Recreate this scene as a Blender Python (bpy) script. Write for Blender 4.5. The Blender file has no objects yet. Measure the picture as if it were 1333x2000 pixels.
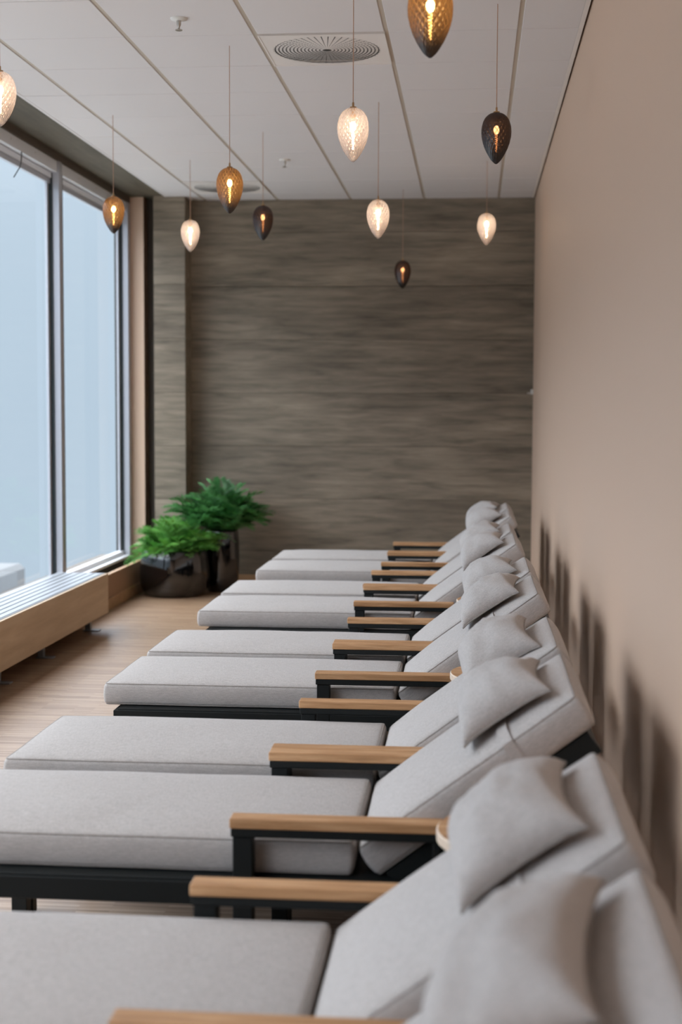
import bpy, bmesh, math, random
from mathutils import Vector, Matrix, noise

random.seed(7)
scene = bpy.context.scene
COL = scene.collection
PI = math.pi
HC = 1.46            # camera height

# ------------------------------------------------------------------ camera
YAW, PITCH, ROLL = 0.0908, 0.07154, 0.00352
cam_data = bpy.data.cameras.new('camera')
cam_data.sensor_fit = 'VERTICAL'
cam_data.sensor_height = 36.0
cam_data.lens = 2815.4 / 2000.0 * 36.0
cam_data.clip_start = 0.05
cam_data.dof.use_dof = True
cam_data.dof.focus_distance = 5.45
cam_data.dof.aperture_fstop = 2.7
cam = bpy.data.objects.new('camera', cam_data)
COL.objects.link(cam)
_r = Vector((math.cos(YAW), math.sin(YAW), 0)); _f = Vector((-math.sin(YAW), math.cos(YAW), 0)); _u = Vector((0, 0, 1))
_f2 = math.cos(PITCH) * _f - math.sin(PITCH) * _u
_u2 = math.sin(PITCH) * _f + math.cos(PITCH) * _u
_r3 = math.cos(ROLL) * _r + math.sin(ROLL) * _u2
_u3 = -math.sin(ROLL) * _r + math.cos(ROLL) * _u2
M = Matrix(((_r3.x, _u3.x, -_f2.x, 0), (_r3.y, _u3.y, -_f2.y, 0), (_r3.z, _u3.z, -_f2.z, HC), (0, 0, 0, 1)))
cam.matrix_world = M
scene.camera = cam

# ------------------------------------------------------------------ world: bright overcast, hazy at the horizon
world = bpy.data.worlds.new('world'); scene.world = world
world.use_nodes = True
wn = world.node_tree; wn.nodes.clear()
wo = wn.nodes.new('ShaderNodeOutputWorld'); bg = wn.nodes.new('ShaderNodeBackground')
tc = wn.nodes.new('ShaderNodeTexCoord'); sp = wn.nodes.new('ShaderNodeSeparateXYZ')
wr = wn.nodes.new('ShaderNodeValToRGB')
wn.links.new(tc.outputs['Generated'], sp.inputs[0]); hm = wn.nodes.new('ShaderNodeMath'); hm.operation = 'MULTIPLY_ADD'; hm.inputs[1].default_value = .5; hm.inputs[2].default_value = .5
wn.links.new(sp.outputs['Z'], hm.inputs[0]); wn.links.new(hm.outputs[0], wr.inputs[0])
els = wr.color_ramp.elements
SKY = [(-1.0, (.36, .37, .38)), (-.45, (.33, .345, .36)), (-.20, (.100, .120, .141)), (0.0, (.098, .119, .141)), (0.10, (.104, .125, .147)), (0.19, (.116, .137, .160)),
       (0.31, (.82, .91, 1.06)), (0.55, (1.15, 1.18, 1.25)), (1.0, (1.15, 1.15, 1.17))]      # foggy horizon, bright cloud above, unseen ground glow added to brighten the ceiling
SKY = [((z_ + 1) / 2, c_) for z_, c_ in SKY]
els[0].position, els[0].color = SKY[0][0], (*SKY[0][1], 1)
els[1].position, els[1].color = SKY[-1][0], (*SKY[-1][1], 1)
for p_, c_ in SKY[1:-1]:
    e_ = els.new(p_); e_.color = (*c_, 1)
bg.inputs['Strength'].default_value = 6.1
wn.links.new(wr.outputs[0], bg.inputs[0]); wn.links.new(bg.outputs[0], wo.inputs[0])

scene.view_settings.view_transform = 'Standard'
scene.view_settings.look = 'None'
scene.view_settings.gamma = 1.0
scene.view_settings.use_curve_mapping = False
scene.view_settings.exposure = 0.0

# ------------------------------------------------------------------ materials
def new_mat(name):
    m = bpy.data.materials.new(name); m.use_nodes = True
    nt = m.node_tree; b = nt.nodes['Principled BSDF']
    return m, nt, b

def plain(name, col, rough=.6, metal=0, spec=.5, bump=0, bscale=200):
    m, nt, b = new_mat(name)
    b.inputs['Base Color'].default_value = (*col, 1); b.inputs['Roughness'].default_value = rough
    b.inputs['Metallic'].default_value = metal; b.inputs['Specular IOR Level'].default_value = spec
    if bump:
        t = nt.nodes.new('ShaderNodeTexCoord'); n = nt.nodes.new('ShaderNodeTexNoise'); bp = nt.nodes.new('ShaderNodeBump')
        n.inputs['Scale'].default_value = bscale; n.inputs['Detail'].default_value = 4
        bp.inputs['Strength'].default_value = bump; bp.inputs['Distance'].default_value = .002
        nt.links.new(t.outputs['Object'], n.inputs['Vector']); nt.links.new(n.outputs[0], bp.inputs['Height'])
        nt.links.new(bp.outputs[0], b.inputs['Normal'])
    return m

def ramp(nt, stops):
    r = nt.nodes.new('ShaderNodeValToRGB'); e = r.color_ramp.elements
    e[0].position, e[0].color = stops[0][0], (*stops[0][1], 1)
    e[1].position, e[1].color = stops[-1][0], (*stops[-1][1], 1)
    for p, c in stops[1:-1]:
        x = e.new(p); x.color = (*c, 1)
    return r

def wood(name, stops, axis=0, scale=30, stretch=18, rough=.5, blotch=.0, bump=.15, spec=.4):
    """grain stretched along the given axis, offset per object"""
    m, nt, b = new_mat(name)
    t = nt.nodes.new('ShaderNodeTexCoord'); oi = nt.nodes.new('ShaderNodeObjectInfo')
    mp = nt.nodes.new('ShaderNodeMapping')
    sc = [scale] * 3; sc[axis] = scale / stretch
    mp.inputs['Scale'].default_value = sc
    cb = nt.nodes.new('ShaderNodeCombineXYZ')
    for i in range(3): 
        mu = nt.nodes.new('ShaderNodeMath'); mu.operation = 'MULTIPLY'; mu.inputs[1].default_value = 7.3 + 11 * i
        nt.links.new(oi.outputs['Random'], mu.inputs[0]); nt.links.new(mu.outputs[0], cb.inputs[i])
    ad = nt.nodes.new('ShaderNodeVectorMath'); ad.operation = 'ADD'
    nt.links.new(t.outputs['Object'], ad.inputs[0]); nt.links.new(cb.outputs[0], ad.inputs[1])
    nt.links.new(ad.outputs[0], mp.inputs['Vector'])
    n = nt.nodes.new('ShaderNodeTexNoise'); n.inputs['Scale'].default_value = 1; n.inputs['Detail'].default_value = 7
    n.inputs['Roughness'].default_value = .62; n.inputs['Distortion'].default_value = .35
    nt.links.new(mp.outputs[0], n.inputs['Vector'])
    r = ramp(nt, stops); nt.links.new(n.outputs[0], r.inputs[0])
    out = r.outputs[0]
    if blotch:
        n2 = nt.nodes.new('ShaderNodeTexNoise'); n2.inputs['Scale'].default_value = 1.85; n2.inputs['Detail'].default_value = 3
        mp2 = nt.nodes.new('ShaderNodeMapping'); s2 = [1.5] * 3; s2[axis] = .45; mp2.inputs['Scale'].default_value = s2
        nt.links.new(ad.outputs[0], mp2.inputs['Vector']); nt.links.new(mp2.outputs[0], n2.inputs['Vector'])
        r2 = ramp(nt, [(.3, (1 - blotch,) * 3), (.7, (1 + blotch * .4,) * 3)])
        nt.links.new(n2.outputs[0], r2.inputs[0])
        mx = nt.nodes.new('ShaderNodeMix'); mx.data_type = 'RGBA'; mx.blend_type = 'MULTIPLY'; mx.inputs[0].default_value = 1
        nt.links.new(out, mx.inputs[6]); nt.links.new(r2.outputs[0], mx.inputs[7]); out = mx.outputs[2]
    nt.links.new(out, b.inputs['Base Color'])
    bp = nt.nodes.new('ShaderNodeBump'); bp.inputs['Strength'].default_value = bump; bp.inputs['Distance'].default_value = .003
    nt.links.new(n.outputs[0], bp.inputs['Height']); nt.links.new(bp.outputs[0], b.inputs['Normal'])
    b.inputs['Roughness'].default_value = rough; b.inputs['Specular IOR Level'].default_value = spec
    return m

def fabric(name, c1, c2, scale=260):
    m, nt, b = new_mat(name)
    t = nt.nodes.new('ShaderNodeTexCoord')
    outs = []
    for ax in (0, 1):
        mp = nt.nodes.new('ShaderNodeMapping'); s = [scale] * 3; s[ax] = scale / 6
        mp.inputs['Scale'].default_value = s
        n = nt.nodes.new('ShaderNodeTexNoise'); n.inputs['Scale'].default_value = 1; n.inputs['Detail'].default_value = 3
        nt.links.new(t.outputs['Object'], mp.inputs['Vector']); nt.links.new(mp.outputs[0], n.inputs['Vector']); outs.append(n.outputs[0])
    a = nt.nodes.new('ShaderNodeMath'); a.operation = 'ADD'
    nt.links.new(outs[0], a.inputs[0]); nt.links.new(outs[1], a.inputs[1])
    h = nt.nodes.new('ShaderNodeMath'); h.operation = 'MULTIPLY'; h.inputs[1].default_value = .5
    nt.links.new(a.outputs[0], h.inputs[0])
    r = ramp(nt, [(.34, c2), (.62, c1)]); nt.links.new(h.outputs[0], r.inputs[0]); nt.links.new(r.outputs[0], b.inputs['Base Color'])
    # soft puckers plus weave
    n3 = nt.nodes.new('ShaderNodeTexNoise'); n3.inputs['Scale'].default_value = 9; n3.inputs['Detail'].default_value = 2
    nt.links.new(t.outputs['Object'], n3.inputs['Vector'])
    b1 = nt.nodes.new('ShaderNodeBump'); b1.inputs['Strength'].default_value = .35; b1.inputs['Distance'].default_value = .012
    nt.links.new(n3.outputs[0], b1.inputs['Height'])
    b2 = nt.nodes.new('ShaderNodeBump'); b2.inputs['Strength'].default_value = .35; b2.inputs['Distance'].default_value = .0015
    nt.links.new(h.outputs[0], b2.inputs['Height']); nt.links.new(b1.outputs[0], b2.inputs['Normal'])
    nt.links.new(b2.outputs[0], b.inputs['Normal'])
    b.inputs['Roughness'].default_value = .9; b.inputs['Specular IOR Level'].default_value = .15
    b.inputs['Sheen Weight'].default_value = .15; b.inputs['Sheen Roughness'].default_value = .5
    return m

MAT = {}
MAT['tile'] = plain('ceiling_tile_white', (.72, .69, .685), .9, bump=.25, bscale=350, spec=.1)
MAT['rail'] = plain('ceiling_rail_grey', (.50, .43, .35), .6)
MAT['shadow'] = plain('dark_void', (.03, .028, .024), .9)
MAT['vent'] = plain('vent_painted_metal', (.80, .75, .71), .55)
MAT['ventdark'] = plain('vent_dark', (.13, .12, .11), .8)
MAT['tan'] = plain('tan_wall_paint', (.68, .485, .355), .50, spec=.45, bump=.06, bscale=60)
MAT['brownpaint'] = plain('brown_wall_paint', (.36, .215, .13), .6, bump=.05)
MAT['darkbrown'] = plain('dark_header_paint', (.10, .08, .062), .7)
MAT['backwood'] = wood('stained_grey_brown_wood', [(.22, (.105, .090, .066)), (.42, (.205, .170, .126)), (.6, (.285, .235, .176)), (.8, (.38, .31, .238))],
                       axis=0, scale=20, stretch=9, rough=.62, blotch=.34, bump=.2, spec=.3)
MAT['soffit'] = wood('olive_soffit_board', [(.3, (.085, .072, .047)), (.7, (.145, .122, .084))], axis=1, scale=14, stretch=10, rough=.7, blotch=.2)
MAT['ash'] = wood('ash_veneer', [(.3, (.50, .36, .23)), (.5, (.58, .43, .28)), (.7, (.65, .50, .34))], axis=1, scale=20, stretch=12, rough=.5, blotch=.1, bump=.05)
MAT['teak'] = wood('teak_arm_wood', [(.3, (.36, .18, .078)), (.5, (.52, .285, .135)), (.68, (.68, .41, .22))], axis=0, scale=60, stretch=14, rough=.5, blotch=.12, bump=.1)
MAT['endgrain'] = wood('pale_end_grain', [(.3, (.62, .48, .36)), (.7, (.74, .61, .49))], axis=2, scale=80, stretch=3, rough=.6)
MAT['skirting'] = wood('brown_skirting_wood', [(.3, (.36, .21, .105)), (.7, (.50, .31, .17))], axis=0, scale=30, stretch=14)
MAT['black'] = plain('charcoal_powder_coat', (.009, .011, .011), .55, spec=.25)
MAT['fabric'] = fabric('oatmeal_linen', (.50, .465, .445), (.37, .340, .32), 340)
MAT['piping'] = fabric('linen_piping', (.34, .31, .29), (.25, .225, .20))
MAT['alu'] = plain('anodised_aluminium', (.50, .515, .56), .4, metal=.35, spec=.5)
MAT['alulight'] = plain('pale_aluminium', (.84, .87, .92), .4, metal=.1)
MAT['gasket'] = plain('black_rubber', (.03, .045, .05), .5)
MAT['grille'] = plain('satin_metal_grille', (.27, .29, .32), .4, metal=.2)
MAT['pot'] = plain('black_glaze', (.004, .0035, .0035), .04, spec=.5)
MAT['pot'].node_tree.nodes['Principled BSDF'].inputs['IOR'].default_value = 1.85
MAT['soil'] = plain('dark_soil', (.03, .022, .015), .95)
MAT['brass'] = plain('aged_brass', (.45, .28, .14), .35, metal=.9)
MAT['cord'] = plain('copper_cord', (.50, .30, .20), .5, metal=.2)
MAT['white'] = plain('white_plastic', (.75, .73, .69), .4)
MAT['chrome'] = plain('chrome', (.55, .52, .48), .3, metal=.9)

def leafmat(name, a, b_):
    m, nt, b = new_mat(name)
    oi = nt.nodes.new('ShaderNodeObjectInfo'); r = ramp(nt, [(0, a), (1, b_)])
    nt.links.new(oi.outputs['Random'], r.inputs[0]); nt.links.new(r.outputs[0], b.inputs['Base Color'])
    b.inputs['Roughness'].default_value = .5; b.inputs['Subsurface Weight'].default_value = 0
    b.inputs['Transmission Weight'].default_value = 0
    return m
MAT['leaf'] = leafmat('fern_green_bright', (.07, .26, .04), (.19, .46, .09))
MAT['leafdark'] = leafmat('fern_green_deep', (.04, .16, .04), (.09, .30, .07))

# floor: narrow lamella parquet, strips run across the room
def floor_mat():
    m, nt, b = new_mat('lamella_parquet')
    t = nt.nodes.new('ShaderNodeTexCoord')
    br = nt.nodes.new('ShaderNodeTexBrick')
    br.inputs['Scale'].default_value = 1.0
    br.inputs['Brick Width'].default_value = .26; br.inputs['Row Height'].default_value = .0125
    br.inputs['Mortar Size'].default_value = .0006; br.inputs['Bias'].default_value = 0
    br.offset = .37; br.offset_frequency = 2
    br.inputs['Color1'].default_value = (.0, .0, .0, 1); br.inputs['Color2'].default_value = (1, 1, 1, 1); br.inputs['Mortar'].default_value = (.2, .2, .2, 1)
    nt.links.new(t.outputs['Object'], br.inputs['Vector'])
    mp = nt.nodes.new('ShaderNodeMapping'); mp.inputs['Scale'].default_value = (4, 60, 1)
    nt.links.new(t.outputs['Object'], mp.inputs['Vector'])
    n = nt.nodes.new('ShaderNodeTexNoise'); n.inputs['Scale'].default_value = 1.2; n.inputs['Detail'].default_value = 5
    nt.links.new(mp.outputs[0], n.inputs['Vector'])
    mx = nt.nodes.new('ShaderNodeMix'); mx.data_type = 'FLOAT'; mx.inputs[0].default_value = .55
    nt.links.new(br.outputs[0], mx.inputs[2]); nt.links.new(n.outputs[0], mx.inputs[3])
    r = ramp(nt, [(.1, (.17, .095, .05)), (.45, (.31, .195, .12)), (.8, (.46, .32, .215))])
    nt.links.new(mx.outputs[0], r.inputs[0]); nt.links.new(r.outputs[0], b.inputs['Base Color'])
    bp = nt.nodes.new('ShaderNodeBump'); bp.inputs['Strength'].default_value = .12; bp.inputs['Distance'].default_value = .001
    nt.links.new(br.outputs['Fac'], bp.inputs['Height']); bp.invert = True
    nt.links.new(bp.outputs[0], b.inputs['Normal'])
    b.inputs['Roughness'].default_value = .42; b.inputs['Specular IOR Level'].default_value = .4
    return m
MAT['floor'] = floor_mat()

def shade_mat(name, tint, gl, transl, edge, tip):
    """thin pressed glass: tinted see-through + glow + gloss; glass gets thicker and darker to the tip and the neck"""
    m = bpy.data.materials.new(name); m.use_nodes = True; nt = m.node_tree; nt.nodes.clear()
    L_ = nt.links.new
    o = nt.nodes.new('ShaderNodeOutputMaterial')
    tc_ = nt.nodes.new('ShaderNodeTexCoord'); sx = nt.nodes.new('ShaderNodeSeparateXYZ'); L_(tc_.outputs['Object'], sx.inputs[0])
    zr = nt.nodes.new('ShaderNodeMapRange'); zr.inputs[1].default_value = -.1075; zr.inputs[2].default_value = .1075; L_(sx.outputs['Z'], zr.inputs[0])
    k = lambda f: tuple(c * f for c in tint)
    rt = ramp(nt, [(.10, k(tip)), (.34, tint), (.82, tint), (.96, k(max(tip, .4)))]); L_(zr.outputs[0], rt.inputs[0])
    at = nt.nodes.new('ShaderNodeAttribute'); at.attribute_name = 'cut'
    tr = nt.nodes.new('ShaderNodeBsdfTransparent')
    dk = nt.nodes.new('ShaderNodeMix'); dk.data_type = 'RGBA'; dk.blend_type = 'MULTIPLY'; L_(at.outputs['Fac'], dk.inputs[0])
    L_(rt.outputs[0], dk.inputs[6]); dk.inputs[7].default_value = (.22, .21, .20, 1); L_(dk.outputs[2], tr.inputs[0])
    kc = lambda c, f: tuple(x * f for x in c)
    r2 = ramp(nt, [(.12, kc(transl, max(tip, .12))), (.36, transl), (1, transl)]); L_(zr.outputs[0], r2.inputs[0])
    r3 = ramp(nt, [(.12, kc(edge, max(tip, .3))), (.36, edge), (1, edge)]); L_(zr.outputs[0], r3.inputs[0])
    tl = nt.nodes.new('ShaderNodeBsdfTranslucent'); L_(r2.outputs[0], tl.inputs[0])
    df = nt.nodes.new('ShaderNodeBsdfDiffuse'); L_(r3.outputs[0], df.inputs[0])
    gs = nt.nodes.new('ShaderNodeBsdfGlossy'); gs.inputs[0].default_value = (.9, .9, .92, 1); gs.inputs['Roughness'].default_value = .08
    m1 = nt.nodes.new('ShaderNodeMixShader'); m1.inputs[0].default_value = .5
    L_(tl.outputs[0], m1.inputs[1]); L_(df.outputs[0], m1.inputs[2])
    ml = nt.nodes.new('ShaderNodeMath'); ml.operation = 'MULTIPLY_ADD'; L_(at.outputs['Fac'], ml.inputs[0]); ml.inputs[1].default_value = .35; ml.inputs[2].default_value = gl
    m2 = nt.nodes.new('ShaderNodeMixShader'); L_(ml.outputs[0], m2.inputs[0])
    L_(tr.outputs[0], m2.inputs[1]); L_(m1.outputs[0], m2.inputs[2])
    lw = nt.nodes.new('ShaderNodeLayerWeight'); lw.inputs[0].default_value = .22
    m3 = nt.nodes.new('ShaderNodeMixShader')
    mr = nt.nodes.new('ShaderNodeMapRange'); mr.inputs[3].default_value = .05; mr.inputs[4].default_value = .42
    L_(lw.outputs['Fresnel'], mr.inputs[0]); L_(mr.outputs[0], m3.inputs[0])
    L_(m2.outputs[0], m3.inputs[1]); L_(gs.outputs[0], m3.inputs[2])
    L_(m3.outputs[0], o.inputs[0])
    return m
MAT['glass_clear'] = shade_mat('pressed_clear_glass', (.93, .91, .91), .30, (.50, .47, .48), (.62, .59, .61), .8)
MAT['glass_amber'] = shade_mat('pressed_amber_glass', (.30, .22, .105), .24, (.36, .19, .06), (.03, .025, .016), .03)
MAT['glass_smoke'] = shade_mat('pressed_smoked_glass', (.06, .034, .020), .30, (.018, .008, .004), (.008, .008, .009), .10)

def emit(name, col, s):
    m = bpy.data.materials.new(name); m.use_nodes = True; nt = m.node_tree; nt.nodes.clear()
    o = nt.nodes.new('ShaderNodeOutputMaterial'); e = nt.nodes.new('ShaderNodeEmission')
    e.inputs[0].default_value = (*col, 1); e.inputs[1].default_value = s; nt.links.new(e.outputs[0], o.inputs[0]); return m
MAT['bulb'] = emit('warm_bulb', (1, .72, .46), 85)
MAT['filament'] = emit('warm_filament', (1, .60, .32), 30)

def pane_mat():
    m = bpy.data.materials.new('window_glass'); m.use_nodes = True; nt = m.node_tree; nt.nodes.clear()
    o = nt.nodes.new('ShaderNodeOutputMaterial'); tr = nt.nodes.new('ShaderNodeBsdfTransparent'); tr.inputs[0].default_value = (.96, .98, .985, 1)
    gs = nt.nodes.new('ShaderNodeBsdfGlossy'); gs.inputs['Roughness'].default_value = .02
    mx = nt.nodes.new('ShaderNodeMixShader'); mx.inputs[0].default_value = .07
    nt.links.new(tr.outputs[0], mx.inputs[1]); nt.links.new(gs.outputs[0], mx.inputs[2]); nt.links.new(mx.outputs[0], o.inputs[0]); return m
MAT['pane'] = pane_mat()

# ------------------------------------------------------------------ helpers
def link(o, parent=None):
    COL.objects.link(o)
    if parent: o.parent = parent
    return o

def mesh_obj(name, bm, mat, parent=None, smooth=False, loc=None):
    me = bpy.data.meshes.new(name); bm.normal_update(); bm.to_mesh(me); bm.free()
    if smooth:
        for p in me.polygons: p.use_smooth = True
    for m_ in (mat if isinstance(mat, (list, tuple)) else [mat]): me.materials.append(m_)
    o = bpy.data.objects.new(name, me); link(o, parent)
    if loc: o.location = loc
    return o

def share(name, me, parent, loc=(0, 0, 0), rot=None, scale=None):
    o = bpy.data.objects.new(name, me); link(o, parent); o.location = loc
    if rot: o.rotation_euler = rot
    if scale: o.scale = scale
    return o

def tag(o, label=None, cat=None, group=None, kind=None):
    if label: o['label'] = label
    if cat: o['category'] = cat
    if group: o['group'] = group
    if kind: o['kind'] = kind
    return o

def empty(name, loc, label, cat, group=None):
    o = bpy.data.objects.new(name, None); link(o); o.location = loc; o.empty_display_size = .1
    return tag(o, label, cat, group)

def box(bm, x0, x1, y0, y1, z0, z1, bev=0, segs=1, mi=0):
    r = bmesh.ops.create_cube(bm, size=1)
    vs = r['verts']
    bmesh.ops.scale(bm, vec=(x1 - x0, y1 - y0, z1 - z0), verts=vs)
    bmesh.ops.translate(bm, vec=((x0 + x1) / 2, (y0 + y1) / 2, (z0 + z1) / 2), verts=vs)
    fs = set(f for v in vs for f in v.link_faces)
    for f in fs: f.material_index = mi
    if bev:
        es = list(set(e for v in vs for e in v.link_edges))
        bmesh.ops.bevel(bm, geom=es, offset=bev, segments=segs, affect='EDGES', profile=.5)
    return vs

def boxo(name, dims, mat, parent=None, bev=0, segs=1):
    bm = bmesh.new(); box(bm, *dims, bev=bev, segs=segs); return mesh_obj(name, bm, mat, parent)

def quadbar(bm, p0, p1, w, t):
    """bar lying in the xz plane from p0 to p1 (x,z), thickness t below/above the axis, y from w[0] to w[1]"""
    a = Vector((p1[0] - p0[0], 0, p1[1] - p0[1])); L = a.length; a.normalize(); n = Vector((-a.z, 0, a.x))
    vs = []
    for s in (0, L):
        for y in w:
            for h in (-t / 2, t / 2):
                c = Vector((p0[0], y, p0[1])) + a * s + n * h
                vs.append(bm.verts.new(c))
    for q in ((0, 1, 3, 2), (4, 6, 7, 5), (0, 4, 5, 1), (2, 3, 7, 6), (1, 5, 7, 3), (0, 2, 6, 4)):
        bm.faces.new([vs[i] for i in q])

def lathe(bm, prof, seg=32, c=(0, 0, 0), cap_top=False, cap_bot=False):
    rings = []
    for r, z in prof:
        rings.append([bm.verts.new((c[0] + r * math.cos(2 * PI * i / seg), c[1] + r * math.sin(2 * PI * i / seg), c[2] + z)) for i in range(seg)])
    for a, b in zip(rings, rings[1:]):
        for i in range(seg):
            j = (i + 1) % seg
            bm.faces.new((a[i], a[j], b[j], b[i]))
    if cap_bot: bm.faces.new(rings[0][::-1])
    if cap_top: bm.faces.new(rings[-1])

def tube(bm, pts, r, seg=6, closed=False):
    pts = [Vector(p) for p in pts]; n = len(pts); rings = []
    for i, p in enumerate(pts):
        if closed: d = pts[(i + 1) % n] - pts[i - 1]
        else: d = pts[min(i + 1, n - 1)] - pts[max(i - 1, 0)]
        d.normalize()
        up = Vector((0, 0, 1)) if abs(d.z) < .9 else Vector((1, 0, 0))
        s = d.cross(up).normalized(); u = s.cross(d)
        rings.append([bm.verts.new(p + r * (math.cos(2 * PI * k / seg) * s + math.sin(2 * PI * k / seg) * u)) for k in range(seg)])
    rng = range(n) if closed else range(n - 1)
    for i in rng:
        a, b = rings[i], rings[(i + 1) % n]
        for k in range(seg):
            bm.faces.new((a[k], a[(k + 1) % seg], b[(k + 1) % seg], b[k]))
    if not closed:
        bm.faces.new(rings[0][::-1]); bm.faces.new(rings[-1])

def copy_tree(o, parent=None):
    c = o.copy(); COL.objects.link(c)
    if parent: c.parent = parent
    for ch in list(o.children): copy_tree(ch, c)
    return c

# ------------------------------------------------------------------ setting
YB = 11.848          # back wall
XR = 0.485           # right wall
XC = -2.496          # left edge of the tiled ceiling
XW = -2.80           # room side of the window frames
XG = -2.88           # glass
XL = -2.62           # low wall under the windows
ZC = 3.162
Y0 = -3.0            # wall behind the camera

boxo('floor', (XW - .1, XR + .1, Y0 - .1, YB + .1, -.1, 0), MAT['floor']).__setitem__('kind', 'structure')
wr_ = boxo('wall_right', (XR, XR + .1, Y0 - .1, YB + .1, 0, 3.3), MAT['tan']); wr_['kind'] = 'structure'
wf = boxo('wall_front', (XW - .1, XR, Y0 - .1, Y0, 0, 3.3), MAT['tan']); wf['kind'] = 'structure'

# back wall with horizontal stained boards
wb = boxo('wall_back', (XG - .1, XR, YB + .02, YB + .12, 0, 3.3), MAT['shadow']); wb['kind'] = 'structure'
seams = [0.0, .28, .716, 1.152, 1.588, 2.024, 2.46, 2.896, 3.19]
for a, b in zip(seams, seams[1:]):
    ya = YB + random.uniform(-.001, .001)
    g_ = .0028 if abs(b - 2.46) < .01 else .0010
    boxo('board', (-2.34, XR, ya, YB + .02, a + .0010, b - g_), MAT['backwood'], wb, bev=.0010)
boxo('baseboard_back', (-2.33, XR, YB - .014, YB, 0, .077), MAT['skirting'], bev=.003)['kind'] = 'structure'

# clad pillar in the left corner
pl = boxo('wall_pillar', (-2.575, -2.345, 11.62, YB, 0, 3.17), MAT['shadow']); pl['kind'] = 'structure'
for a, b in zip(seams, seams[1:]):
    boxo('board', (-2.59, -2.332, 11.605, 11.62, a + .001, b - .001), MAT['backwood'], pl, bev=.001)
    boxo('board', (-2.345, -2.330, 11.62, YB, a + .001, b - .001), MAT['backwood'], pl, bev=.001)

# ceiling: recessed rails and single tiles
ce = boxo('ceiling', (XW - .12, XR + .1, Y0 - .1, YB + .1, 3.21, 3.30), MAT['shadow']); ce['kind'] = 'structure'
GX, GY = -2.2075, 6.053
cols = [(XC + .02, GX)] + [(GX + .6 * k, GX + .6 * (k + 1)) for k in range(4)] + [(GX + 2.4, XR - .030)]
GAP = .010
vent_cells = {(3, 1), (1, 8)}
cache = {}
for ci, (xa, xb) in enumerate(cols):
    for j in range(-10, 10):
        ya = GY + .6 * j; yb = min(ya + .6, YB)
        if ya >= YB or (ci, j) in vent_cells: continue
        l = xa + (GAP if ci > 0 else 0); r = xb - (GAP if ci < 5 else 0)
        key = (round(r - l, 4), round(yb - ya, 4))
        if key not in cache:
            bm = bmesh.new(); box(bm, -(r - l) / 2, (r - l) / 2, -(yb - ya) / 2 + .0035, (yb - ya) / 2 - .0035, 0, .018, bev=.002)
            t_ = mesh_obj('ceiling_tile', bm, MAT['tile'], ce); cache[key] = t_.data
        else:
            t_ = share('ceiling_tile', cache[key], ce)
        t_.location = ((l + r) / 2, (ya + yb) / 2, ZC + random.uniform(-.0006, .0006))
for k in range(5):
    x = GX + .6 * k
    boxo('ceiling_rail', (x - .014, x + .014, Y0, YB, ZC + .0045, ZC + .02), MAT['rail'], ce)
bm = bmesh.new()
for j in range(-15, 10):
    y = GY + .6 * j
    box(bm, XC, XR, y - .012, y + .012, ZC + .018, ZC + .022)
cr_ = mesh_obj('cross_rail', bm, MAT['rail'], ce)
# perimeter angles
boxo('trim_1', (XR - .030, XR - .010, Y0, YB, ZC - .001, ZC + .012), MAT['vent'], bev=.001)['kind'] = 'structure'
boxo('trim_2', (XC, XC + .02, Y0, YB, ZC - .001, ZC + .03), MAT['tile'], bev=.001)['kind'] = 'structure'
# soffit over the windows and the header below it
boxo('trim_3', (XW - .1, XC - .014, Y0, YB + .01, 3.172, 3.19), MAT['soffit'], bev=.001)['kind'] = 'structure'
boxo('trim_4', (XW - .1, XW, Y0, 11.70, 3.12, 3.172), MAT['darkbrown'], bev=.001)['kind'] = 'structure'

# low wall under the windows
wl = boxo('wall_left', (XL - .02, XL, Y0, 11.70, 0, .242), MAT['brownpaint']); wl['kind'] = 'structure'
boxo('wall_cap', (XL - .028, XL + .006, Y0, 11.70, .242, .256), MAT['skirting'], wl, bev=.002)
boxo('wall_core', (XG - .1, XW - .004, Y0, 11.70, 0, .235), MAT['shadow'], wl)
boxo('wall_recess_floor', (XW - .004, XL - .02, Y0, 11.70, 0, .17), MAT['shadow'], wl)
boxo('baseboard_left', (XL, XL + .012, Y0, 11.70, 0, .085), MAT['skirting'], bev=.003)['kind'] = 'structure'
# jamb between window and pillar
boxo('wall_left_end', (XG + .002, -2.69, 11.70, YB + .02, 0, 3.172), MAT['brownpaint'])['kind'] = 'structure'
boxo('trim_5', (XW, -2.69, 11.686, 11.70, .272, 3.172), MAT['tan'], bev=.001)['kind'] = 'structure'
boxo('wall_left_recess', (-2.69, -2.59, YB - .03, YB + .02, 0, 3.172), MAT['darkbrown'])['kind'] = 'structure'

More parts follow.
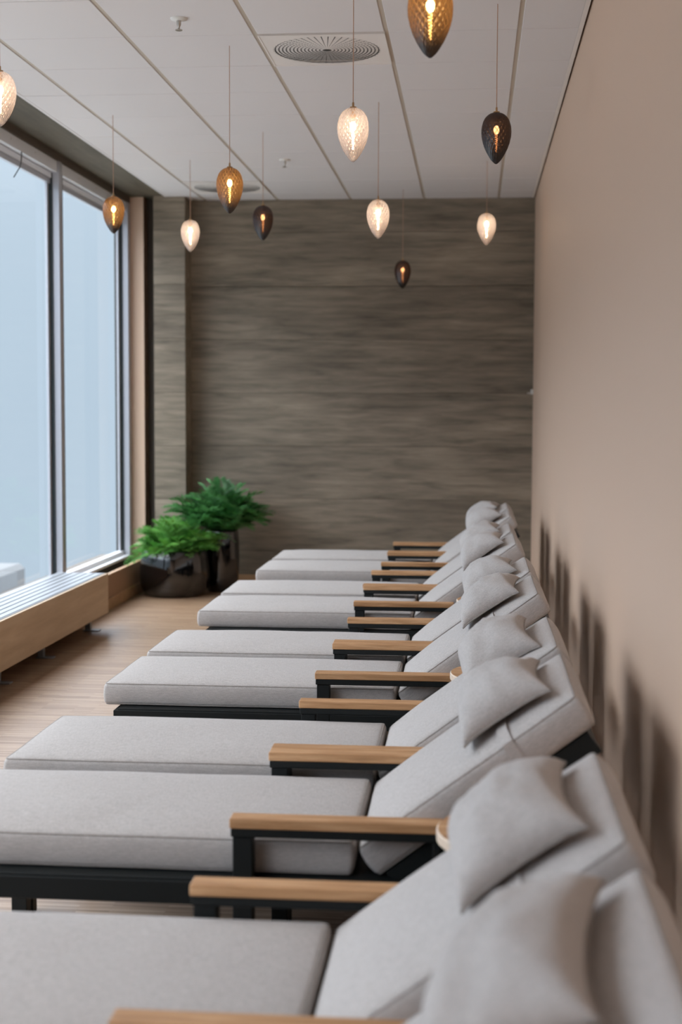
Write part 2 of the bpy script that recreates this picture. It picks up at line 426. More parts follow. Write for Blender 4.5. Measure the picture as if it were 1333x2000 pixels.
# windows
edges = [11.684, 9.73 - .0]
bays = []
y_hi = 11.60
mull = [9.73]
while mull[-1] > Y0 + 1.9: mull.append(mull[-1] - 2.03)
bounds = [(m_, (11.60 if i == 0 else mull[i - 1] - .08)) for i, m_ in enumerate(mull)]
ZS, ZT = .245, 3.12   # frame bottom / top
for i, (ya, yb) in enumerate(bounds):
    w = bpy.data.objects.new('window_%d' % (i + 1), None); link(w); w.location = (XG, (ya + yb) / 2, 0); w['kind'] = 'structure'
    def wpart(name, dims, mat, bev=.0015, par=w):
        x0, x1, a, b, z0, z1 = dims; cy = (ya + yb) / 2
        return boxo(name, (x0 - XG, x1 - XG, a - cy, b - cy, z0, z1), mat, par, bev=bev)
    wpart('mullion', (XG, XW, ya - .08, ya, .236, ZT), MAT['alu'])
    if i == 0: wpart('mullion', (XG, XW, yb, yb + .084, .236, ZT), MAT['alu'])
    hd = wpart('window_head', (XG - .01, XW - .012, ya, yb, ZT - .075, ZT), MAT['alulight'])
    for q in (.25, .5, .75):
        bm = bmesh.new(); bmesh.ops.create_circle(bm, cap_ends=True, segments=10, radius=.006)
        s_ = mesh_obj('screw', bm, MAT['chrome'], w); s_.rotation_euler = (0, PI / 2, 0); s_.location = (XW - .0115 - XG, ya + q * (yb - ya) - (ya + yb) / 2, ZT - .03)
    wpart('glazing_bead', (XG - .01, XG + .03, ya, yb, ZT - .115, ZT - .079), MAT['alulight'])
    wpart('blind_case', (XG - .005, XG + .022, ya, yb, ZT - .15, ZT - .117), MAT['alu'])
    wpart('window_sill', (XG - .01, XW + .004, ya, yb, .236, ZS + .012), MAT['alulight'])
    wpart('sill_bead', (XG - .01, XG + .035, ya, yb, ZS, ZS + .045), MAT['alulight'])
    # sash stiles and rubber lines
    wpart('stile', (XG - .005, XG + .012, yb - .05, yb - .008, ZS + .045, ZT - .15), MAT['alu'])
    wpart('stile', (XG - .005, XG + .012, ya + .008, ya + .03, ZS + .045, ZT - .15), MAT['alu'])
    wpart('gasket', (XG - .002, XG + .035, yb - .008, yb, ZS, ZT - .079), MAT['gasket'], bev=0)
    wpart('gasket', (XG + .02, XW + .001, ya, ya + .004, ZS, ZT - .079), MAT['gasket'], bev=0)
    wpart('pane', (XG - .004, XG, ya, yb, ZS, ZT - .1), MAT['pane'], bev=0)
# outside wall end behind frames, below and above
boxo('wall_left_outer', (XG - .25, XG - .1, Y0 - .1, YB + .1, -.1, .22), MAT['darkbrown'])['kind'] = 'structure'
boxo('wall_left_lintel', (XG - .14, XW - .1, Y0 - .1, YB + .1, 3.10, 3.3), MAT['darkbrown'])['kind'] = 'structure'

# ------------------------------------------------------------------ radiator casing under the window
rad = empty('radiator_cover', (-2.55, 6.2, 0), 'long pale wooden radiator cover with slatted metal top under the window', 'radiator')
def rbox(name, x0, x1, y0, y1, z0, z1, mat, bev=.002, parent=rad):
    return boxo(name, (x0 + 2.55, x1 + 2.55, y0 - 6.2, y1 - 6.2, z0, z1), mat, parent, bev=bev)
RX, RY0, RY1, RZ0, RZ1 = -2.40, 3.0, 9.33, .104, .366
rbox('front_panel', RX - .018, RX, RY0, RY1, RZ0, RZ1, MAT['ash'])
rbox('end_panel', -2.60, RX - .018, RY1 - .018, RY1, RZ0, RZ1, MAT['ash'])
rbox('grille_edge', RX - .030, RX - .019, RY0, RY1 - .018, RZ1 - .012, RZ1 + .003, MAT['grille'])
xs = RX - .05
while xs > -2.71:
    rbox('grille_slat', xs - .030, xs + .011, RY0, RY1 - .018, RZ1 - .012, RZ1 + .002, MAT['grille'], bev=.001)
    xs -= .050
rbox('end_bar', -2.74, RX - .031, RY1 - .03, RY1 - .0185, RZ1 - .014, RZ1 + .004, MAT['grille'])
rbox('back_panel', -2.745, -2.725, RY0, RY1, .275, RZ1, MAT['grille'])
rbox('radiator_core', -2.60, -2.46, RY0 + .1, RY1 - .1, RZ0 + .01, RZ1 - .04, MAT['shadow'])
for y in (9.20, 8.16, 7.37, 6.4, 5.4, 4.4):
    ft = rbox('foot', -2.52, -2.485, y - .018, y + .018, .006, RZ0 + .015, MAT['grille'])
    rbox('foot_plate', -2.53, -2.425, y - .03, y + .03, 0, .007, MAT['grille'], parent=rad)

# ------------------------------------------------------------------ soft things
def lin(a, b, n): return [a + (b - a) * i / n for i in range(n + 1)]
def cushion_bm(L, W, T, r, crown, seed, nx=26, ny=16, nz=3, side=.006, amp=.004):
    """rounded box centred at origin with puffed top"""
    bm = bmesh.new()
    hx, hy, hz = L / 2, W / 2, T / 2
    def axis(h, n):
        e = [-h, -h + r * .3, -h + r * .65, -h + r]
        m_ = lin(-h + r, h - r, n)[1:-1]
        return e + m_ + [h - r, h - r * .65, h - r * .3, h]
    X, Y, Z = axis(hx, nx), axis(hy, ny), axis(hz, nz)
    vd = {}
    def V(i, j, k):
        key = (i, j, k)
        if key in vd: return vd[key]
        p = Vector((X[i], Y[j], Z[k]))
        inn = Vector((max(-hx + r, min(hx - r, p.x)), max(-hy + r, min(hy - r, p.y)), max(-hz + r, min(hz - r, p.z))))
        d = p - inn
        if d.length > 1e-9: d.normalize()
        q = inn + d * r
        u, v, w = q.x / hx, q.y / hy, q.z / hz
        f = (1 - abs(u) ** 5) * (1 - abs(v) ** 4)
        if w > 0: q.z += w * (crown * f)
        bl = 1 - w * w
        q.x += math.copysign(side, u) * bl * (abs(u) ** 6); q.y += math.copysign(side, v) * bl * (abs(v) ** 6)
        nn = noise.noise_vector(Vector((q.x * 5 + seed, q.y * 5, q.z * 5)))
        q += nn * amp * (.4 + .6 * f)
        vd[key] = bm.verts.new(q); return vd[key]
    nX, nY, nZ = len(X) - 1, len(Y) - 1, len(Z) - 1
    for i in range(nX):
        for j in range(nY):
            bm.faces.new((V(i, j, nZ), V(i + 1, j, nZ), V(i + 1, j + 1, nZ), V(i, j + 1, nZ)))
            bm.faces.new((V(i, j, 0), V(i, j + 1, 0), V(i + 1, j + 1, 0), V(i + 1, j, 0)))
    for i in range(nX):
        for k in range(nZ):
            bm.faces.new((V(i, 0, k), V(i + 1, 0, k), V(i + 1, 0, k + 1), V(i, 0, k + 1)))
            bm.faces.new((V(i, nY, k), V(i, nY, k + 1), V(i + 1, nY, k + 1), V(i + 1, nY, k)))
    for j in range(nY):
        for k in range(nZ):
            bm.faces.new((V(0, j, k), V(0, j, k + 1), V(0, j + 1, k + 1), V(0, j + 1, k)))
            bm.faces.new((V(nX, j, k), V(nX, j + 1, k), V(nX, j + 1, k + 1), V(nX, j, k + 1)))
    return bm

def piping_bm(L, W, T, r, rc, seed, amp=.004, both=True):
    bm = bmesh.new()
    hx, hy = L / 2 - r * .29 + .0008, W / 2 - r * .29 + .0008
    for sgn in ((1, -1) if both else (1,)):
        pts = []
        z = sgn * (T / 2 - r * .29)
        for cx, cy, a0 in ((hx - rc, hy - rc, 0), (-hx + rc, hy - rc, 90), (-hx + rc, -hy + rc, 180), (hx - rc, -hy + rc, 270)):
            for k in range(4):
                a = math.radians(a0 + 30 * k)
                pts.append(Vector((cx + rc * math.cos(a), cy + rc * math.sin(a), z)))
        # densify the long sides
        out = []
        for i, p in enumerate(pts):
            q = pts[(i + 1) % len(pts)]; n = max(1, int((q - p).length / .05))
            for k in range(n): out.append(p.lerp(q, k / n))
        out = [p + noise.noise_vector(Vector((p.x * 5 + seed, p.y * 5, p.z * 5))) * amp * .4 for p in out]
        tube(bm, out, .0030, 5, closed=True)
    return bm

def pillow_bm(L, W, T, seed, n=22):
    """throw pillow: four pulled-out corners, concave edges; L along x, W along y"""
    bm = bmesh.new(); top = {}; bot = {}
    def pos(u, v, s):
        px = u * L / 2 * (1 - (.17 if u > 0 else .05) * (1 - v * v)); py = v * W / 2 * (1 - .09 * (1 - u * u))
        # edges pull in halfway
        e = max(0, (1 - u ** 2)) * max(0, (1 - v ** 2))
        h = T / 2 * (e ** .38)
        p = Vector((px, py, h * (1.25 if s > 0 else -.12)))
        nz = noise.noise(Vector((u * 1.7 + seed, v * 1.7, s * 2.0)))
        wr_ = noise.noise(Vector((u * 4 + seed * 2, v * 4, s)))
        p.z += (nz * .014 + wr_ * .006) * min(1, e * 5) * (1 if s > 0 else .1)
        # corner curl
        p.z -= .006 * (abs(u * v) ** 5)
        return p
    for i in range(n + 1):
        for j in range(n + 1):
            u = math.sin(PI / 2 * (2 * i / n - 1)); v = math.sin(PI / 2 * (2 * j / n - 1))
            edge = i in (0, n) or j in (0, n)
            a = bm.verts.new(pos(u, v, 1)); top[i, j] = a
            bot[i, j] = a if edge else bm.verts.new(pos(u, v, -1))
    for i in range(n):
        for j in range(n):
            bm.faces.new((top[i, j], top[i + 1, j], top[i + 1, j + 1], top[i, j + 1]))
            bm.faces.new((bot[i, j], bot[i, j + 1], bot[i + 1, j + 1], bot[i + 1, j]))
    ring = [top[i, 0].co.copy() for i in range(n)] + [top[n, j].co.copy() for j in range(n)] + [top[i, n].co.copy() for i in range(n, 0, -1)] + [top[0, j].co.copy() for j in range(n, 0, -1)]
    return bm, ring

# ------------------------------------------------------------------ lounger
TH = math.radians(36.7)
A2 = Vector((math.cos(TH), 0, math.sin(TH))); N2 = Vector((-math.sin(TH), 0, math.cos(TH)))
P0 = Vector((-.262, 0, .432))
BL, BT = .625, .085
W2 = .3525           # half width over the arms
ARMW = .055
CW = .588            # cushion width
SEAT = (-1.345, -.272)

def make_lounger(seed):
    t = empty('sun_lounger', (0, 0, 0), '', 'sun lounger')
    # seat cushion
    sc = cushion_bm(SEAT[1] - SEAT[0], CW, .082, .014, .020, seed)
    o = mesh_obj('seat_cushion', sc, MAT['fabric'], t, True, ((SEAT[0] + SEAT[1]) / 2, 0, .405))
    mesh_obj('piping', piping_bm(SEAT[1] - SEAT[0], CW, .082, .014, .012, seed), MAT['piping'], o, True)
    bc = cushion_bm(BL, CW, BT, .016, .022, seed + 9, nx=18)
    c = P0 + A2 * BL / 2 - N2 * BT / 2
    b = mesh_obj('back_cushion', bc, MAT['fabric'], t, True, c); b.rotation_euler = (0, -TH, 0)
    mesh_obj('piping', piping_bm(BL, CW, BT, .016, .012, seed + 9), MAT['piping'], b, True)
    # strap round the back cushion
    bm = bmesh.new()
    hw, ht = CW / 2 + .0045, BT / 2 + .003
    sec = [(-hw, -ht), (hw, -ht), (hw + .004, 0), (hw, ht * .95), (hw - .06, ht + .018), (0, ht + .023), (-hw + .06, ht + .018), (-hw, ht * .95), (-hw - .004, 0)]
    xs_ = BL * .17
    ring1 = [bm.verts.new((xs_, y, z)) for y, z in sec]; ring2 = [bm.verts.new((xs_ + .028, y, z)) for y, z in sec]
    for i in range(len(sec)):
        j = (i + 1) % len(sec); bm.faces.new((ring1[i], ring1[j], ring2[j], ring2[i]))
    st = mesh_obj('strap', bm, MAT['fabric'], b, False)
    md = st.modifiers.new('thick', 'SOLIDIFY'); md.thickness = .003
    # frame rails
    for s in (-1, 1):
        y0, y1 = sorted((s * (W2 - .048), s * (W2 - .008)))
        boxo('side_rail', (-1.30, .275, y0, y1, .300, .355), MAT['black'], t, bev=.002)
        # front leg
        boxo('leg', (-1.295, -1.25, y0, y1, 0, .300), MAT['black'], t, bev=.002)
        # arm post down to the floor
        ya, yb = sorted((s * (W2 - ARMW), s * W2))
        boxo('leg', (-.549, -.503, ya + .006, yb - .002, 0, .466), MAT['black'], t, bev=.002)
        boxo('arm_post', (-.084, -.066, ya + .006, yb - .006, .30, .466), MAT['black'], t, bev=.002)
        boxo('arm_bar', (-.553, -.066, ya + .002, yb, .466, .486), MAT['black'], t, bev=.002)
        boxo('armrest', (-.556, -.062, ya, yb, .486, .510), MAT['teak'], t, bev=.003, segs=2)
        # back frame bar
        bm = bmesh.new()
        q0 = P0 - N2 * (BT + .030) + A2 * .02; q1 = P0 - N2 * (BT + .030) + A2 * .598
        quadbar(bm, (q0.x, q0.z), (q1.x, q1.z), sorted((s * (CW / 2 - .045), s * (CW / 2 - .002))), .055)
        mesh_obj('back_rail', bm, MAT['black'], t)
        boxo('leg', (.262, .289, *sorted((s * (CW / 2 - .040), s * (CW / 2 - .004))), 0, .64), MAT['black'], t, bev=.002)
    boxo('cross_rail', (-1.30, -1.262, -W2 + .048, W2 - .048, .300, .355), MAT['black'], t, bev=.002)
    boxo('cross_rail', (.235, .275, -W2 + .048, W2 - .048, .300, .355), MAT['black'], t, bev=.002)
    boxo('deck_panel', (-1.285, .22, -W2 + .012, W2 - .012, .346, .362), MAT['black'], t, bev=.002)
    for k in range(4):
        q0 = P0 - N2 * (BT + .010) + A2 * (.06 + k * .15); q1 = q0 + A2 * .07
        bm = bmesh.new(); quadbar(bm, (q0.x, q0.z), (q1.x, q1.z), (-CW / 2 + .045, CW / 2 - .045), .014)
        mesh_obj('slat', bm, MAT['black'], t)
    bm = bmesh.new(); q0 = P0 - N2 * (BT + .028) + A2 * .56; q1 = q0 + A2 * .035
    quadbar(bm, (q0.x, q0.z), (q1.x, q1.z), (-CW / 2 + .045, CW / 2 - .045), .05); mesh_obj('cross_rail', bm, MAT['black'], t)
    return t

def make_pillow(seed):
    bm, ring = pillow_bm(.245, .450, .150, seed)
    p = mesh_obj('throw_pillow', bm, MAT['fabric'], None, True)
    bm = bmesh.new(); tube(bm, ring, .0028, 5, closed=True)
    mesh_obj('piping', bm, MAT['piping'], p, True)
    return p

PB = [9.584, 7.748, 5.820, 3.956, 2.130]
lab = [
 ('far', 'sun lounger of the farthest pair, half nearer the wood wall, beige cushions, teak arms', 'sun lounger of the farthest pair, half nearer the viewer, beige cushions, teak arms'),
 ('', 'sun lounger of the second pair from the wood wall, half farther from the viewer', 'sun lounger of the second pair from the wood wall, half nearer the viewer'),
 ('', 'sun lounger of the middle pair, farther half, its mattress behind the crisply focused one', 'nearer sun lounger of the middle pair, sharply focused, its black rail visible'),
 ('', 'farther sun lounger of the fourth pair from the wood wall, foot end in frame', 'nearer sun lounger of the fourth pair from the wood wall, cut by left edge'),
 ('', 'blurred sun lounger of the nearest pair, farther half, wide beige seat at the bottom left', 'very nearest sun lounger, only its blurred backrest and one arm at the bottom edge'),
]
ppos = [
 'beige throw pillow on the lounger closest to the wood wall, topmost in the picture',
 'beige throw pillow second from the wood wall, on the farthest pair of loungers',
 'beige throw pillow third from the wood wall, on the second pair of loungers, farther seat',
 'beige throw pillow fourth from the wood wall, on the second pair of loungers, nearer seat',
 'beige throw pillow on the farther lounger of the middle pair, partly hidden behind another',
 'sharply focused beige throw pillow on the nearer lounger of the middle pair',
 'beige throw pillow on the farther lounger of the fourth pair from the wood wall',
 'large blurred beige throw pillow on the nearer lounger of the fourth pair, strap beside it',
 'blurred beige throw pillow on the farther lounger of the nearest pair',
 'very blurred beige throw pillow nearest of all, at the bottom right',
]
protos = [make_lounger(1.3), make_lounger(5.1), make_lounger(8.7)]
pprotos = [make_pillow(2.2), make_pillow(6.4), make_pillow(9.9)]
used = set(); pused = set(); idx = 0
for pi_, y0 in enumerate(PB):
    for h in (0, 1):
        kx = (pi_ * 2 + h) % 3
        o = protos[kx] if kx not in used else copy_tree(protos[kx])
        used.add(kx)
        y = y0 + (W2 + .002 if h == 0 else -W2 - .002)
        dx = random.uniform(-.004, .004)
        if (pi_, h) == (1, 0): dx = -.03
        if (pi_, h) == (1, 1): dx = -.022
        o.location = (dx, y, 0); o['label'] = lab[pi_][1 + h]; o['group'] = 'sun loungers in pairs along the tan wall'
        kp = (idx * 2 + 1) % 3
        p = pprotos[kp] if kp not in pused else copy_tree(pprotos[kp])
        pused.add(kp)
        tilt = TH + random.uniform(-.05, .0)
        c = P0 + A2 * .455 + N2 * .036
        p.location = (c.x + dx, y + random.uniform(-.015, .015), c.z)
        p.rotation_euler = (random.uniform(-.04, .04), -tilt, random.uniform(-.05, .05))
        if idx == 9: p.location.x -= .02; p.rotation_euler[2] = -.12
        p['label'] = ppos[idx]; p['category'] = 'pillow'; p['group'] = 'throw pillows on the sun loungers'
        idx += 1

# ------------------------------------------------------------------ side tables between the pairs
def make_table():
    t = empty('side_table', (0, 0, 0), '', 'side table')
    bm = bmesh.new()
    lathe(bm, [(.197, 0), (.2, .003), (.2, .022), (.197, .025)], 48, (0, 0, .54), True, True)
    for f in bm.faces: f.material_index = 1 if abs(f.normal.z) < .5 and len(f.verts) == 4 else 0
    bm.normal_update()
    for f in bm.faces: f.material_index = 0 if (len(f.verts) > 4 or abs(f.normal.z) > .8) else 1
    mesh_obj('table_top', bm, [MAT['teak'], MAT['endgrain']], t)
    bm = bmesh.new(); lathe(bm, [(.17, 0), (.17, .018)], 32, (0, 0, .5215), True, True); mesh_obj('top_plate', bm, MAT['black'], t)
    bm = bmesh.new(); lathe(bm, [(.018, 0), (.018, .51)], 16, (0, 0, .012), True, True); mesh_obj('pole', bm, MAT['black'], t)
    bm = bmesh.new(); lathe(bm, [(.17, 0), (.17, .008), (.165, .012)], 32, (0, 0, 0), True, True); mesh_obj('base', bm, MAT['black'], t)
    return t
tab = make_table()
tl = ['small round wooden side table in the gap between the two farthest lounger pairs',
      'small round wooden side table between the second and middle lounger pairs',
      'small round wooden side table in front of the middle lounger pair, pale edge crisp',
      'blurred small round wooden side table behind the nearest lounger pair']
for i in range(4):
    o = tab if i == 0 else copy_tree(tab)
    g = (PB[i] - 2 * W2 + PB[i + 1] + 2 * W2) / 2
    o.location = (.131, g, 0); o['label'] = tl[i]; o['group'] = 'round side tables between the loungers'

# ------------------------------------------------------------------ pendants
PROF = [(0, .12), (.012, .30), (.03, .45), (.06, .60), (.11, .76), (.18, .88), (.28, .975), (.38, 1), (.48, .975), (.6, .885), (.7, .765), (.8, .60), (.88, .435), (.94, .29), (.98, .16), (1, .05)]
def prof(t):
    for (a, ra), (b, rb) in zip(PROF, PROF[1:]):
        if a <= t <= b:
            return ra + (rb - ra) * (t - a) / (b - a)
    return .03
EH, ER = .215, .064
def egg_mesh():
    bm = bmesh.new(); n, m_ = 160, 90; rings = []; lay = bm.verts.layers.float.new('cut')
    for j in range(m_ + 1):
        t = j / m_; t = .5 - .5 * math.cos(PI * t)
        r = (prof(max(0, t - .012)) + prof(t) + prof(min(1, t + .012))) / 3 * ER
        ring = []
        for i in range(n):
            th = 2 * PI * i / n
            a = abs(math.sin(10 * th + 24 * t)); b = abs(math.sin(10 * th - 24 * t))
            rr = r * (1 - .05 * (1 - min(a, b)) ** 3)
            v_ = bm.verts.new((rr * math.cos(th), rr * math.sin(th), EH * (.5 - t))); v_[lay] = (1 - min(a, b)) ** 3; ring.append(v_)
        rings.append(ring)
    for a, b in zip(rings, rings[1:]):
        for i in range(n): bm.faces.new((a[i], b[i], b[(i + 1) % n], a[(i + 1) % n]))
    bm.faces.new(rings[-1]); 
    return bm
eggs = {}
def make_pendant(kind):
    t = empty('pendant_lamp', (0, 0, 0), '', 'pendant lamp')
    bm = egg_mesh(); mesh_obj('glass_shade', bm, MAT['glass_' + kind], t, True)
    bm = bmesh.new(); lathe(bm, [(.014, EH / 2 - .002), (.0135, EH / 2 + .003), (.0045, EH / 2 + .004), (.0042, EH / 2 + .020), (.002, EH / 2 + .022)], 16, cap_top=True, cap_bot=True)
    mesh_obj('cap', bm, MAT['brass'], t)
    bm = bmesh.new(); lathe(bm, [(.010, EH / 2 - .040), (.010, EH / 2 - .004)], 12, cap_top=True, cap_bot=True)
    mesh_obj('socket', bm, MAT['brass'], t)
    bm = bmesh.new(); bmesh.ops.create_uvsphere(bm, u_segments=16, v_segments=10, radius=.0125)
    bmesh.ops.scale(bm, vec=(1, 1, 1.5), verts=bm.verts)
    mesh_obj('bulb', bm, MAT['bulb'], t, True, (0, 0, .034))
    bm = bmesh.new(); pts = []
    for k in range(36):
        f = k / 35; rr = .0055 * (1 - .55 * f)
        pts.append((rr * math.cos(k * 1.4), rr * math.sin(k * 1.4), .014 - .072 * f))
    tube(bm, pts, .0021, 5); mesh_obj('filament', bm, MAT['filament'], t, True)
    bm = bmesh.new(); tube(bm, [(0, 0, 0), (0, 0, 1)], .0019, 6); mesh_obj('cord', bm, MAT['cord'], t, False, (0, 0, EH / 2 + .02))
    return t
def unproj(px, py, Y):
    d = _f2 + _r3 * ((px - 666.5) / 2815.4) - _u3 * ((py - 1000) / 2815.4)
    k = Y / d.y; return Vector((0, 0, HC)) + d * k
pend = [  # centre px, centre py, depth, kind, label
 (0.5, 193, 5.72, 'clear', 'clear pressed-glass egg pendant lamp cut by the left edge of the picture'),
 (222, 420, 8.39, 'amber', 'amber glass egg pendant lamp hanging in front of the window, leftmost brown one'),
 (372, 460.5, 9.92, 'clear', 'small clear glass egg pendant lamp in front of the pillar'),
 (449, 372, 6.85, 'amber', 'olive-brown glass egg pendant lamp at left, larger, brightly glowing'),
 (514, 435.5, 8.96, 'smoke', 'dark smoked glass egg pendant lamp just right of the olive-brown one'),
 (690, 263.5, 5.88, 'clear', 'large clear pressed-glass egg pendant lamp below the round ceiling vent'),
 (739, 428, 8.15, 'clear', 'clear glass egg pendant lamp in the middle, at the top edge of the wood wall'),
 (787, 536, 11.35, 'smoke', 'smallest dark glass egg pendant lamp hanging lowest before the wood wall'),
 (970, 270, 6.24, 'smoke', 'large dark smoked glass egg pendant lamp at right near the tan wall'),
 (951, 447.5, 10.1, 'clear', 'small clear glass egg pendant lamp at right below the large dark one'),
 (841, 36, 4.10, 'amber', 'biggest olive-amber glass egg pendant lamp cut by the top edge'),
]
pp = {k: make_pendant(k) for k in ('clear', 'amber', 'smoke')}; pu = set()
for px, py, Y, kind, lb in pend:
    o = pp[kind] if kind not in pu else copy_tree(pp[kind]); pu.add(kind)
    o.location = unproj(px, py, Y); o['label'] = lb; o['group'] = 'egg-shaped glass pendant lamps'
    o.rotation_euler = (0, 0, random.uniform(0, 3))
    for c in o.children:
        if c.name.startswith('cord'): c.scale = (1, 1, ZC - (o.location.z + EH / 2 + .02))

# ------------------------------------------------------------------ ceiling vents and sprinklers
def vent(xa, ya, lb):
    t = empty('ceiling_vent', (xa + .3, ya + .3, ZC), lb, 'vent', 'square ceiling air vents')
    bm = bmesh.new()
    # plate with a round hole: ring of quads between the circle and the square
    n = 64; R_ = .255; h = .292; ci = []; sq = []
    for i in range(n):
        a = 2 * PI * i / n; c, s = math.cos(a), math.sin(a); k = h / max(abs(c), abs(s))
        ci.append(bm.verts.new((R_ * c, R_ * s, -.004))); sq.append(bm.verts.new((k * c, k * s, -.004)))
    for i in range(n): bm.faces.new((ci[i], sq[i], sq[(i + 1) % n], ci[(i + 1) % n]))
    for f in bm.faces:
        if f.normal.z > 0: f.normal_flip()
    mesh_obj('plate', bm, MAT['vent'], t)
    bm = bmesh.new()
    for a, b, c, d in ((-.292, .292, -.292, -.284), (-.292, .292, .284, .292), (-.292, -.284, -.284, .284), (.284, .292, -.284, .284)):
        box(bm, a, b, c, d, -.006, .012)
    mesh_obj('edge_frame', bm, MAT['vent'], t)
    bm = bmesh.new(); bmesh.ops.create_circle(bm, cap_ends=True, segments=48, radius=.262)
    mesh_obj('duct_mouth', bm, MAT['ventdark'], t, loc=(0, 0, .012))
    # rings of small tilted fins
    bm = bmesh.new()
    for ri in range(14):
        r = .022 + ri * .0175; k = 48
        for i in range(k):
            a0 = 2 * PI * i / k; a1 = a0 + 2 * PI / k * .84
            am = (a0 + a1) / 2
            wd = .0115
            vs = []
            for a, rr, z in ((a0, r, -.0035), (a1, r, -.0035), (a1, r + wd, -.0022), (a0, r + wd, -.0022)):
                vs.append(bm.verts.new((rr * math.cos(a), rr * math.sin(a), z)))
            bm.faces.new(vs)
    f_ = mesh_obj('fins', bm, MAT['vent'], t); f_['kind'] = 'stuff'
    return t
vent(GX + 1.2, GY + .6, 'round-patterned white ceiling vent near the top centre')
vent(GX, GY + 4.8, 'small far ceiling vent next to the wood wall, upper left')

def sprinkler(x, y, lb, s=1.0):
    t = empty('sprinkler_head', (x, y, ZC), lb, 'sprinkler', 'ceiling sprinklers')
    bm = bmesh.new(); lathe(bm, [(.012, -.010), (.036, -.006), (.038, 0)], 24, cap_bot=True); mesh_obj('rosette', bm, MAT['white'], t, True)
    bm = bmesh.new(); lathe(bm, [(.004, -.048), (.006, -.036), (.010, -.028), (.011, -.010)], 12, cap_bot=True); mesh_obj('nozzle', bm, MAT['chrome'], t, True)
    bm = bmesh.new(); lathe(bm, [(.016, -.052), (.016, -.049)], 16, cap_top=True, cap_bot=True); mesh_obj('deflector', bm, MAT['chrome'], t)
sprinkler(-1.300, 6.358, 'chrome and white ceiling sprinkler at the upper left')
sprinkler(-1.303, 9.95, 'tiny far ceiling sprinkler left of the middle clear pendant lamp')

# small sensor at the far end of the right wall
t = empty('wall_sensor', (XR, 11.72, 1.60), 'tiny pale sensor fixed high at the far end of the tan wall', 'sensor')
boxo('sensor_body', (-.022, 0, -.03, .03, -.02, .02), MAT['white'], t, bev=.004)
boxo('sensor_arm', (-.05, -.022, -.008, .008, -.016, -.004), MAT['chrome'], t, bev=.002)

# loose wire by the window head
def unproj_x(px, py, X):
    d = _f2 + _r3 * ((px - 666.5) / 2815.4) - _u3 * ((py - 1000) / 2815.4)
    return Vector((0, 0, HC)) + d * (X / d.x)
bm = bmesh.new(); p_ = [unproj_x(42, 296, -2.812), unproj_x(42, 306, -2.806), unproj_x(41, 318, -2.80), unproj_x(38, 328, -2.80), unproj_x(33, 336, -2.80), unproj_x(27, 346, -2.80)]
base = p_[0]
tube(bm, [q - base for q in p_], .0035, 6)
w_ = mesh_obj('loose_wire', bm, MAT['gasket']); w_.location = base
tag(w_, 'short dark wire dangling at the top of the left window', 'wire')

# pale block outside, low behind the left pane
MAT['outdoor'] = plain('outdoor_block_grey', (.115, .12, .125), .8)  # even grey kept dark so the block looks pale under open sky
o = boxo('outdoor_block', (-.9, .9, -.6, .6, -2.2, 0.0), MAT['outdoor'], None, bev=.05)
o.location = unproj(14, 1112, 13.6) - Vector((.9, 0, 0))
tag(o, 'pale box-like block outside the left window, low at the left edge', 'outdoor unit')

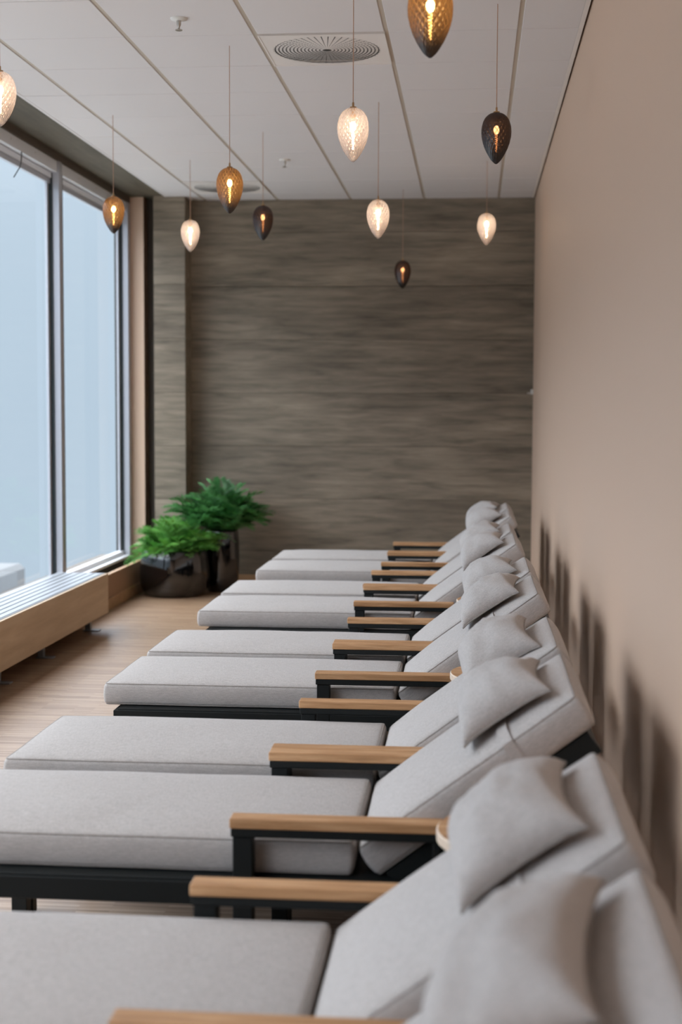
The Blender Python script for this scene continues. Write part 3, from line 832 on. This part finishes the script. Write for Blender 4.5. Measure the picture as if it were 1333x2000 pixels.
# ------------------------------------------------------------------ planters
def planter(x, y, prof_, lb, plant_lb, nf, spread, hgt, leaf, z0, seed, size, up):
    rnd = random.Random(seed)
    t = empty('plant_pot', (x, y, 0), lb, 'pot', 'glossy black plant pots')
    bm = bmesh.new(); lathe(bm, prof_, 48, cap_bot=True); mesh_obj('pot_body', bm, MAT['pot'], t, True)
    rt = max(r for r, z in prof_[-3:]) - .02
    pt = empty('fern_plant', (x, y, z0), plant_lb, 'plant', 'green ferny plants in black pots')
    bm = bmesh.new(); lathe(bm, [(rt * .97, -.005), (rt * .9, .005), (.01, .012)], 32, cap_top=True, cap_bot=True); mesh_obj('soil', bm, MAT['soil'], pt)
    # three frond shapes
    meshes = []
    for v in range(4):
        bm = bmesh.new(); n = 15; L = size * (0.85 + .1 * v)
        pts = []
        for k in range(n + 1):
            f = k / n; pts.append(Vector((L * f * (1 - .12 * f), 0, L * (.30 * f - (.42 + .1 * v) * f * f * .9))))
        for k in range(n):
            a, b = pts[k], pts[k + 1]; w = .0016
            vs = [bm.verts.new(q) for q in (a + Vector((0, w, 0)), a - Vector((0, w, 0)), b - Vector((0, w, 0)), b + Vector((0, w, 0)))]
            bm.faces.new(vs)
            if k < 1: continue
            f = k / n; ll = L * .30 * math.sin(PI * min(1, .18 + f * .80)) ** .8 + .006
            for s in (-1, 1):
                for sub in (0, .5):
                    o_ = a.lerp(b, sub); d = Vector((.62, s * .8, rnd.uniform(-.15, .25))).normalized()
                    d2 = Vector((-d.y, d.x, 0)).normalized() * (L * .012 + .0022)
                    tip = o_ + d * ll * rnd.uniform(.8, 1.1) + Vector((0, 0, -.12 * ll)); mid = o_ + d * ll * .5
                    vs = [bm.verts.new(q) for q in (o_, mid + d2, tip, mid - d2)]
                    bm.faces.new(vs)
        me = bpy.data.meshes.new('frond'); bm.normal_update(); bm.to_mesh(me); bm.free(); me.materials.append(leaf); meshes.append(me)
    for k in range(nf):
        az = 2 * PI * k * .618 + rnd.uniform(-.3, .3); q = math.sqrt((k + .5) / nf)
        ele = -(up - q * (up - spread)) + rnd.uniform(-.3, .3)
        sc = rnd.uniform(.6, 1.15) * hgt
        r0 = rt * .55 * q
        while sc > .15:          # keep the leaves off the walls, the pillar and the window
            e_ = r0 + size * 1.12 * sc * max(.35, math.cos(ele) + .25); ex, ey = x + e_ * math.cos(az), y + e_ * math.sin(az)
            if ey < YB - .03 and ex > -2.72 and not (ex < -2.28 and ey > 11.55): break
            sc *= .9
        f_ = share('frond', meshes[k % 4], pt, (r0 * math.cos(az), r0 * math.sin(az), .0 + .01), (rnd.uniform(-.4, .4), ele, az), (sc, sc, sc))
    return t
lowp = [(.20, 0), (.235, .01), (.262, .06), (.273, .14), (.272, .22), (.262, .30), (.25, .355), (.243, .362), (.238, .355), (.236, .32)]
planter(-2.315, 11.065, lowp, 'low wide glossy black pot on the floor beside the window', 'bright green bushy fern in the low wide pot by the window', 120, .3, 1.0, MAT['leaf'], .325, 3, .31, 1.6)
tallp = [(.11, 0), (.12, .01), (.135, .10), (.142, .25), (.140, .38), (.133, .48), (.128, .50), (.122, .50), (.12, .47)]
planter(-1.99, 11.345, tallp, 'tall slim glossy black pot in front of the wood wall', 'dark green feathery fern in the tall pot, taller of the two plants', 170, .45, 1.0, MAT['leafdark'], .475, 5, .40, 1.7)
